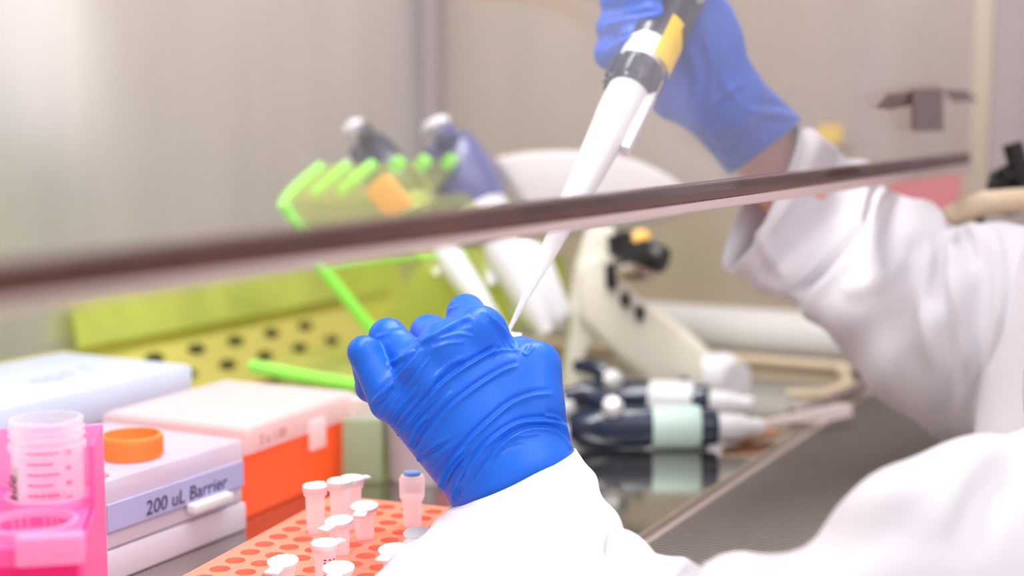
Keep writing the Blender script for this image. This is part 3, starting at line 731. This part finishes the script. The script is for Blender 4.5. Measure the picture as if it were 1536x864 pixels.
plate_holes(m, 0, 0, [(-.022, .0200, -.020, .028, 0, .0, R0), (-.022, .0200, -.064, -.020, -.002, -.042, R0), (-.068, -.022, -.020, .028, -.045, 0, R0), (-.068, -.022, -.064, -.020, -.047, -.042, R0)], ZT-.004, ZT)
m.build('top_plate', M['pink'], rk, True)
for (cx, cy) in ((0, 0), (-.002, -.042), (-.045, 0), (-.047, -.042)):
    m = MB(); m.lathe([(R0, ZT-.02), (R0, ZT+.001), (R0+.0010, ZT+.0035), (R0+.0024, ZT+.0030), (R0+.0026, ZT-.004)], 40, Matrix.Translation((cx, cy, 0)), closed=True); m.build('hole_collar', M['pinkpale'], rk, True)
m = MB(); m.box(-.07, .0208, .026, .029, 0, .114, bev=.001); m.build('back_panel', M['pinkpale'], rk)
m = MB(); m.box(.0185, .0208, -.016, .026, 0, .114, bev=.001); m.box(.0185, .0208, -.066, -.016, 0, ZT); m.build('side_panel', M['pink'], rk)
m = MB(); m.box(-.072, .0185, -.068, -.065, 0, .079); m.box(-.072, .0185, -.066, .026, .0, .003); m.build('front_panel', M['magenta'], rk)
m = MB(); m.box(-.072, .0208, -.069, -.064, .079, ZT, bev=.001); m.build('front_rail', M['pink'], rk)
m = MB(); m.box(-.004, .0212, -.073, -.064, .0800, .0915, bev=.0012); m.build('clip_tab', M['pinkpale'], rk)
m = MB(); m.box(-.014, -.006, -.0705, -.0675, 0, .074, bev=.0008); m.build('front_rib', M['pinkpale'], rk)
m = MB(); m.box(-.060, .020, -.055, -.050, .004, .060); m.build('inner_panel', M['magenta'], rk)
# 50 ml tube
tu = thing('centrifuge_tube', 'large open clear tube with printed graduations standing in the pink rack', 'tube', yaw(tb, PSI-PI/2))
m = MB()
R1 = .0150; tz = .1235
m.lathe([(.0, .005), (.003, .005), (.0138, .020), (R1-.0006, .035), (R1, tz-.014), (R1+.0012, tz-.013), (R1+.0012, tz-.011), (R1, tz-.0105), (R1, tz-.008), (R1+.001, tz-.0072), (R1, tz-.006), (R1+.0009, tz-.0045), (R1, tz-.0035), (R1+.0004, tz-.0005), (R1-.0002, tz), (R1-.0012, tz), (R1-.0014, tz-.01), (R1-.0016, .036), (.0125, .021), (.002, .007), (0, .007)], 48)
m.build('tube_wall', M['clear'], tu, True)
def arcstrip(m, a0, a1, z0, z1, R, n=12):
    for i in range(n):
        A = a0+(a1-a0)*i/n; B = a0+(a1-a0)*(i+1)/n
        m.add([(R*math.cos(A), R*math.sin(A), z0), (R*math.cos(B), R*math.sin(B), z0), (R*math.cos(B), R*math.sin(B), z1), (R*math.cos(A), R*math.sin(A), z1)], [(0, 1, 2, 3)])
m = MB()
for i in range(6):
    z = .1105-i*.0045; arcstrip(m, -PI/2-.25, -PI/2+(.62 if i % 2 == 0 else .45), z, z+.0006, R1+.0005)
gd = m.build('graduations', M['inkpink'], tu)
for i, s in enumerate(('50', '45', '40', '35')):
    z = .1095-i*.0066; a = -PI/2+.78; text('graduation_number', s, .0032, M['inkpink'], Matrix.Translation(((R1+.0004)*math.cos(a), (R1+.0004)*math.sin(a), z)) @ Matrix.Rotation(a+PI/2, 4, 'Z') @ Matrix.Rotation(PI/2, 4, 'X'), gd, 0, .00003)
m = MB(); arcstrip(m, -PI/2-1.15, -PI/2-.55, .05, .1045, R1+.0003); lb = m.build('paper_label', M['white'], tu)
a = -PI/2-.66
text('handwriting', 'ade', .0085, M['black'], Matrix.Translation(((R1+.0010)*math.cos(a), (R1+.0010)*math.sin(a), .0885)) @ Matrix.Rotation(a+PI/2, 4, 'Z') @ Matrix.Rotation(PI/2, 4, 'X') @ Matrix.Rotation(PI/2, 4, 'Z'), lb, .3, .00005)

# orange microtube rack
rc = PZ(535, 747, .03); ra = math.radians(8)
mr = thing('microtube_rack', 'flat salmon-orange rack of round wells holding small white-capped tubes', 'tube rack', yaw((rc.x, rc.y, 0), ra))
pt = .0146; nx, ny = 17, 8; hr = .0052
m = MB(); cells = []; HOLES = []
for i in range(nx):
    for j in range(ny):
        x1 = -.004-i*pt; y1 = .012-j*pt - (0)
        cx, cy = x1-pt/2, y1-pt/2
        cells.append((x1-pt, x1, y1-pt, y1, cx, cy, hr)); HOLES.append((cx, cy))
X0, X1, Y0, Y1 = -.004-nx*pt, -.004, .012-ny*pt, .012
plate_holes(m, 0, 0, cells, .0275, .03, 16)
m.box(X0-.004, X0, Y0-.004, Y1+.004, 0, .03); m.box(X1, X1+.004, Y0-.004, Y1+.004, 0, .03); m.box(X0, X1, Y0-.004, Y0, 0, .03); m.box(X0, X1, Y1, Y1+.004, 0, .03)
m.build('rack_plate', M['orangerack'], mr)
m = MB()
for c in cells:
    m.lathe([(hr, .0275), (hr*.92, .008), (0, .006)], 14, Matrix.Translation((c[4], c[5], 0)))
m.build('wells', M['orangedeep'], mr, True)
RM = mr.matrix_world.copy(); RI = RM.inverted()
def hole_near(px, py, zc):
    w = PZ(px, py, zc); l = RI @ w
    h = min(HOLES, key=lambda h: (h[0]-l.x)**2+(h[1]-l.y)**2); return RM @ Vector((h[0], h[1], zc))
specs = [
 (485, 741, .052, 0, None, 'closed white-capped tube nearest the camera in the far row of three', 20),
 (507, 727, .054, 0, None, 'closed white-capped tube in the middle of the far row of three', -30),
 (531, 717, .056, 0, None, 'closed white-capped tube furthest back, beside the orange box corner', 10),
 (560, 771, .044, 1, 'ra2', 'tube with flat lid and dark handwriting, nearest the blue-capped tube', 200),
 (517, 795, .044, 1, None, 'tube with plain pale lid in the middle of the orange rack', 170),
 (475, 820, .046, 0, None, 'white-capped tube with dark printed marks down its side', -20),
 (428, 849, .040, 1, 'cu4', 'tube with handwritten lid at the near edge of the rack', 190),
 (606, 808, .042, 1, 'b7', 'tube with marked lid against the upper edge of the white sleeve', 190),
 (572, 836, .042, 1, 'k1', 'tube with scribbled flat lid half hidden by the white sleeve', 185),
 (530, 862, .040, 1, 'z', 'tube at the bottom edge of the photo beside the white sleeve', 200)]
used = set()
for px, py, zc, op, mk, lab, rz in specs:
    w = hole_near(px, py, zc); key = (round(w.x, 4), round(w.y, 4))
    if key in used: w = RM @ (RI @ w - Vector((pt, 0, 0)))
    used.add((round(w.x, 4), round(w.y, 4)))
    t = make_microtube('microtube', lab, Matrix.Translation(w) @ Matrix.Rotation(math.radians(rz), 4, 'Z'), openlid=bool(op), mark=mk or False, group='small tubes in the orange rack')
    if 'printed' in lab:
        m = MB()
        for i in range(9):
            for s in range(3):
                if random.random() < .7: arcstrip(m, -2.3+s*.42, -2.3+s*.42+.22, -.004-i*.0015, -.0033-i*.0015, .0057, 3)
        m.build('printed_scale', M['ink'], t)
w = hole_near(615, 745, .046)
make_microtube('microtube', 'upright screw-cap tube with a blue cap insert, beside the glove wrist', Matrix.Translation(w), screw=True, group='small tubes in the orange rack')

# ================================================================== ACRYLIC STAND & green things
stc = P(560, 480, 1.15)
gs = thing('acrylic_stand', 'yellow-green acrylic pipette stand with glowing green edges behind the near glove', 'pipette stand', Matrix.Translation((stc.x, stc.y, 0)))
GI = gs.matrix_world.inverted()
def gp(*a): return GI @ P(*a)
def edge(pts, r):
    m = MB(); m.tube([gp(*p) for p in pts], r, 10); return m.build('glowing_edge', M['edge'], gs, True)
edge([(424, 304, 1.10), (440, 330, 1.11), (458, 352, 1.12), (482, 400, 1.13), (560, 497, 1.16), (600, 545, 1.18)], .0050)
edge([(482, 402, 1.13), (560, 392, 1.16), (700, 378, 1.22)], .0016)
edge([(378, 549, 1.12), (440, 562, 1.10), (530, 577, 1.08), (600, 588, 1.06)], .0052)
for k in range(6):
    x0 = 482+k*39; y0 = 249-k*2
    d = 1.15+k*.015
    if k < 3: edge([(x0, y0, d), (x0-22, y0+18, d-.01), (x0-44, y0+38, d-.02), (x0-58, y0+56, d-.03)] if k == 0 else [(x0, y0, d), (x0-26, y0+22, d-.01), (x0-52, y0+44, d-.02)], .0048)
    else: edge([(x0, y0, d), (x0-6, y0+6, d-.008)], .0060)
m = MB(); m.sheet([gp(482, 249, 1.15), gp(690, 240, 1.24), gp(640, 300, 1.20), gp(426, 304, 1.10)], .003); m.build('comb_plate', M['acrylic'], gs)
m = MB(); m.sheet([gp(426, 304, 1.10), gp(700, 290, 1.22), gp(815, 480, 1.28), gp(600, 545, 1.18), gp(482, 402, 1.13)], .003); m.build('sloping_panel', M['acrylic'], gs)
m = MB(); m.sheet([gp(378, 549, 1.12), gp(600, 588, 1.06), gp(830, 545, 1.24), gp(600, 500, 1.30)], .004); m.build('base_plate', M['acrylic'], gs)
for (px, py, d) in ((535, 580, 1.08), (600, 585, 1.065), (800, 540, 1.24), (590, 505, 1.28)):
    a = P(px, py, d); m = MB(); m.tube([GI @ a, GI @ Vector((a.x, a.y, 0))], .006, 10); m.build('leg', M['greygreen'], gs, True)
# lime sheet standing in for the green reflection on the back wall
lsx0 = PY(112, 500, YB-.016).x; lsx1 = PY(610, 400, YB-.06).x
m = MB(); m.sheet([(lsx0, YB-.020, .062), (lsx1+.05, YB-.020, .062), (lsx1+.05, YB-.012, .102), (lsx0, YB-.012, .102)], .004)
tag(m.build('lime_sheet_or_reflection', M['lime']), 'long lime-yellow strip standing in for the green reflection on the steel back wall', 'acrylic sheet')
m = MB(); m.sheet([P(560, 500, 1.32), P(855, 480, 1.34), P(845, 385, 1.36), P(640, 380, 1.36)], .003)
ly = m.build('lime_sheet_or_reflection', M['lime']); tag(ly, 'lime-green acrylic panel standing left of the cream stand', 'acrylic sheet')

# pipettes standing in the stand
def hang(label, top, tip, body, L=.328, sc=1.2, zs=1.0, tp=True):
    A = P(*tip); B = P(*top); ax = (B-A).normalized(); base = B-ax*L*zs
    return make_pipette(label, frame(base, ax, -RT) @ Matrix.Diagonal((sc, sc, zs, 1)), body=body, tip=tp, group='pipettes in the acrylic stand')
hang('navy pipette with yellow band, left of the two in the acrylic stand', (526, 186, 1.25), (704, 430, 1.20), 'navy', sc=1.2, zs=.86)
p2 = hang('violet-navy pipette, right of the two in the acrylic stand', (650, 182, 1.27), (782, 430, 1.24), 'navyblue', sc=1.6, zs=.84, tp=False)
# amber clip on left pipette
q0 = P(583, 295, 1.13)
m = MB(); m.box(-.012, .012, -.009, .009, -.018, .016, frame(Vector((0, 0, 0)), P(560, 260, 1.13)-P(610, 320, 1.13)), bev=.005)
o = m.build('amber_clip', M['amber'], None, True); o.location = q0; tag(o, 'rounded amber clip in front of the left standing pipette', 'clip')

# pale stand leg block & grey beaker behind the rack
def stand_at(px, py): return PZ(px, py, 0)
c = P(545, 640, .99)
pb = thing('stand_leg_block', 'pale green translucent block between the orange tip box and the near glove', 'leg_block', Matrix.Translation((c.x, c.y, 0)))  # green block taken for a leg of the acrylic stand
m = MB(); m.box(-.014, .014, -.014, .014, 0, .046, yaw((0, 0, 0), PSI), bev=.004); m.build('leg_block_body', M['greygreen'], pb, True)
m = MB(); m.lathe([(0, .046), (.010, .046), (.010, .058), (0, .060)], 20); m.build('leg_block_top', M['milky'], pb, True)
c = P(640, 660, 1.0)
gb = thing('beaker', 'small grey-white cup with a pink stripe under the near glove', 'cup', Matrix.Translation((c.x, c.y, 0)))
m = MB(); m.lathe([(0, 0), (.027, 0), (.0285, .004), (.030, .050), (.031, .052), (.029, .052), (.027, .006), (0, .005)], 36); m.build('cup_wall', M['greybeaker'], gb, True)
m = MB(); arcstrip(m, PSI+PI+.25, PSI+PI+.55, .004, .045, .0306, 6); m.build('pink_stripe', M['rose'], gb)

# ================================================================== CREAM STAND
dc = 1.27
cb_ = P(900, 590, dc)
cs = thing('cream_stand', 'cream plastic bench device with slanted arm, curved hood and black knob', 'lab device', Matrix.Translation((cb_.x, cb_.y, 0)))
CI = cs.matrix_world.inverted()
def prism(name, pts, d0, d1, m_, bev=.004, parent=cs):
    """solid with the given outline seen side-on, between two depths; tops bevelled"""
    bm = bmesh.new()
    A = [bm.verts.new(CI @ P(x, y, d0)) for x, y in pts]; 
    off = FW*(d1-d0)
    B = [bm.verts.new(a.co+off) for a in A]
    bm.faces.new(A); bm.faces.new(B[::-1]); n = len(A)
    for i in range(n): bm.faces.new((A[i], A[(i+1) % n], B[(i+1) % n], B[i]))
    bmesh.ops.recalc_face_normals(bm, faces=bm.faces[:])
    if bev: bmesh.ops.bevel(bm, geom=bm.edges[:], offset=bev, segments=3, profile=.5, affect='EDGES', clamp_overlap=True)
    mm = MB(); mm.bm(bm); return mm.build(name, m_, parent, True)
prism('hood', [(736, 236), (790, 226), (850, 224), (905, 226), (960, 240), (1005, 262), (1035, 285), (1030, 322), (960, 335), (880, 345), (820, 345), (790, 318)], dc, dc+.10, M['creamgrey'], .008)
prism('white_shroud', [(718, 362), (780, 350), (822, 372), (858, 470), (840, 492), (770, 482)], dc-.02, dc+.02, M['white'], .006)
prism('column', [(880, 340), (925, 338), (922, 372), (918, 420), (905, 500), (880, 530), (868, 598), (842, 596), (850, 500), (862, 400)], dc, dc+.035, M['cream'], .006)
prism('arm', [(900, 372), (922, 398), (958, 448), (1010, 478), (1060, 520), (1092, 556), (1100, 598), (1060, 604), (1000, 596), (930, 540), (868, 480), (866, 400)], dc-.01, dc+.035, M['cream'], .008)
m = MB(); q = [P(1050, 585, dc), P(1090, 588, dc), P(1105, 598, dc-.01)]; m.tube([CI @ Vector((p.x, p.y, max(p.z, .022))) for p in q], [.021, .023, .017], 16); m.build('foot', M['white'], cs, True)
prism('foot_pad', [(1022, 568), (1034, 566), (1034, 600), (1020, 602)], dc-.025, dc+.0, M['black'], .002)
m = MB(); m.tube([CI @ P(930, 366, dc-.02), CI @ P(945, 372, dc-.03), CI @ P(975, 383, dc-.05), CI @ P(990, 389, dc-.055), CI @ P(996, 391, dc-.057)], [.013, .0145, .0125, .0125, .011], 20)
kb = m.build('knob', M['black'], cs, True)
m = MB(); m.tube([CI @ P(930, 352, dc-.03), CI @ P(934, 380, dc-.03)], [.012, .012], 16); m.build('knob_hub', M['black'], cs, True)
m = MB(); m.lathe([(0, 0), (.008, 0), (.0075, .003), (0, .0035)], 20, CI @ frame(P(961, 357, dc-.045), -FW+UP*.6)); m.build('yellow_dot', M['amber'], cs, True)
m = MB(); m.tube([CI @ P(932, 408, dc-.03), CI @ P(955, 404, dc-.04), CI @ P(978, 405, dc-.045)], [.0085, .011, .009], 16); m.build('chrome_lens', M['chrome'], cs, True)
for (a, b, r) in (((916, 395), (917, 432), .005), ((937, 440), (938, 458), .0042), ((960, 460), (960, 478), .0042)):
    m = MB(); m.tube([CI @ P(a[0], a[1], dc-.015), CI @ P(b[0], b[1], dc-.012)], r, 12); m.build('peg', M['black'], cs, True)

# ================================================================== lying pipette & bits
def lying(label, a, b, z, bandc, group=None):
    A = PZ(a[0], a[1], z); Bq = PZ(b[0], b[1], z); A.z = Bq.z = z; ax = (Bq-A).normalized()
    t = thing('micropipette', label, 'pipette', frame(A, ax, UP), group)
    m = MB(); m.lathe([(0, -.004), (.0055, -.003), (.0070, .004), (.0062, .008), (.0090, .014), (.0105, .034), (0, .034)], 28); m.build('shaft', M['white'], t, True)
    m = MB(); m.lathe([(0, .033), (.0135, .033), (.0142, .036), (.0142, .046), (0, .047)], 28); m.build('collar', M['navy'], t, True)
    m = MB(); m.lathe([(0, .0465), (.0160, .0465), (.0165, .050), (.0165, .080), (.0158, .083), (0, .083)], 32); m.build('band', M[bandc], t, True)
    m = MB(); m.lathe([(0, .0825), (.0155, .0825), (.0162, .095), (.0158, .120), (.0135, .138), (.0100, .146), (0, .147)], 32)
    m.tube([(.006, 0, .112), (.020, .004, .122), (.026, .006, .136), (.025, .006, .150)], [.009, .0085, .007, .005], 12); m.build('grip_body', M['navy'], t, True)
    m = MB(); m.lathe([(0, .146), (.0040, .146), (.0040, .150), (.0088, .151), (.0095, .158), (.0080, .163), (0, .164)], 24, Matrix.Translation((-.007, -.002, -.004))); m.build('plunger_button', M['white'], t, True)
    m = MB(); m.lathe([(0, .0), (.0070, .001), (.0085, .006), (.0060, .013), (0, .014)], 24, frame(Vector((.012, -.006, .112)), (.6, -.7, .2))); m.build('ejector_button', M['white'], t, True)
    return t
lying('navy pipette with a mint-white band lying flat on the shiny bench', (1140, 640), (870, 640), .0170, 'mint')
lying('second navy pipette lying behind the mint-banded one, mostly hidden', (1125, 606), (862, 594), .0170, 'white')
def rod(name, label, cat, pts, rads, m_, group=None):
    c = Vector(pts[0]); mm = MB(); mm.tube([Vector(p)-c for p in pts], rads, 14); o = mm.build(name, m_, None, True); o.location = c; return tag(o, label, cat, group)
def bz(px, py, z): return PZ(px, py, z)
rod('transfer_pipette', 'thin clear white plastic pipette lying across the grille edge', 'pipette', [bz(1120, 640, .006), bz(1180, 628, .009), bz(1230, 622, .011), bz(1272, 615, .012)], [.0018, .003, .0062, .0056], M['milky'])
rod('forceps', 'pale grey metal tool lying behind the thin clear pipette', 'tool', [bz(1190, 620, .006), bz(1245, 598, .008), bz(1296, 578, .008)], [.003, .005, .004], M['chrome'])
TUB = rod('rubber_tubing', 'tan rubber tubing lying near the far end of the grille', 'tubing', [bz(1180, 592, .008), bz(1240, 590, .010), bz(1275, 576, .012), bz(1262, 556, .012), bz(1300, 545, .012)], .0045, M['tan'])
rod('copper_rod', 'short copper-orange rod lying beside the white nozzle of the mint-banded pipette', 'rod', [bz(1085, 658, .005), bz(1120, 655, .005), bz(1165, 650, .005)], [.003, .005, .003], M['copper'])

# ================================================================== right outside items
hk = PY(1512, 290, SA-.066); dd = (hk-CAM).dot(FW)
hg = thing('tubing_hanger', 'black ringed hanger with loops at the far right edge', 'hanger', Matrix.Translation(hk))
HI = hg.matrix_world.inverted()
m = MB()
for (x, y) in ((1512, 262), (1512, 285), (1512, 312), (1512, 345)): m.lathe([(0, -.006), (.009, -.004), (.009, .004), (0, .004)], 16, HI @ Matrix.Translation(P(x, y, dd)))
m.build('black_joint', M['black'], hg, True)
m = MB(); m.tube([HI @ P(*p, dd) for p in ((1518, 215), (1524, 235), (1533, 270), (1536, 290))], .0075, 12); m.build('strap', M['black'], hg, True)
m = MB(); m.tube([HI @ P(*p, dd) for p in ((1466, 340), (1480, 300), (1490, 262), (1514, 250), (1536, 258))], .003, 10); m.build('cable', M['black'], hg, True)
m = MB(); m.tube([HI @ P(*p, dd) for p in ((1486, 280), (1500, 276), (1512, 282))], .006, 10); m.build('clamp', M['black'], hg, True)
m = MB(); m.tube([HI @ P(*p) for p in ((1405, 338, 1.26), (1440, 318, dd-.02), (1480, 304, dd-.03), (1540, 300, dd-.03), (1600, 305, dd-.03))], .009, 12)
hz = m.build('hose', M['tan'], hg, True); hz['label'] = 'tan hose crossing the black hanger'

# ================================================================== LIGHT
w = bpy.data.worlds.new('w'); scn.world = w; w.use_nodes = True
bg = w.node_tree.nodes['Background']; bg.inputs[0].default_value = (1, .965, .975, 1); bg.inputs[1].default_value = .86
def area(name, loc, target, size, power, col=(1, 1, 1), sy=None):
    l = bpy.data.lights.new(name, 'AREA'); l.energy = power; l.size = size; l.color = col
    if sy: l.shape = 'RECTANGLE'; l.size_y = sy
    o = bpy.data.objects.new(name, l); COL.objects.link(o); o.location = loc
    o.rotation_euler = (Vector(target)-Vector(loc)).to_track_quat('-Z', 'Y').to_euler(); return o
area('cabinet_light', (.65, .42, .74), (.65, .50, 0), 1.1, 6.5, (1, .99, 1), .12)
area('room_light', (.2, -1.0, 1.5), (.7, .3, .1), 1.2, 13, (1, .98, 1))
gp_ = PY(45, 15, YB)
sl_ = bpy.data.lights.new('added_glare_spot', 'SPOT'); sl_.energy = 24; sl_.spot_size = math.radians(17); sl_.spot_blend = .8; sl_.shadow_soft_size = .03  # unseen spot added to throw a bright glare patch on the back wall
so_ = bpy.data.objects.new('added_glare_spot', sl_); COL.objects.link(so_); so_.location = (gp_.x-.1, .50, .74)
so_.rotation_euler = (gp_-so_.location).to_track_quat('-Z', 'Y').to_euler()

# ================================================================== CAMERA
cd = bpy.data.cameras.new('camera'); cd.sensor_width = 36; cd.lens = F*36/1536
cd.dof.use_dof = True; cd.dof.focus_distance = .70; cd.dof.aperture_fstop = 4.0; cd.clip_start = .01
co = bpy.data.objects.new('camera', cd); COL.objects.link(co)
mw = Matrix.Identity(4)
for i in range(3): mw[i][0] = RT[i]; mw[i][1] = UP[i]; mw[i][2] = -FW[i]; mw[i][3] = CAM[i]
co.matrix_world = mw; scn.camera = co
scn.view_settings.view_transform = 'Standard'; scn.view_settings.exposure = .15
scn.cycles.max_bounces = 10; scn.cycles.transparent_max_bounces = 24
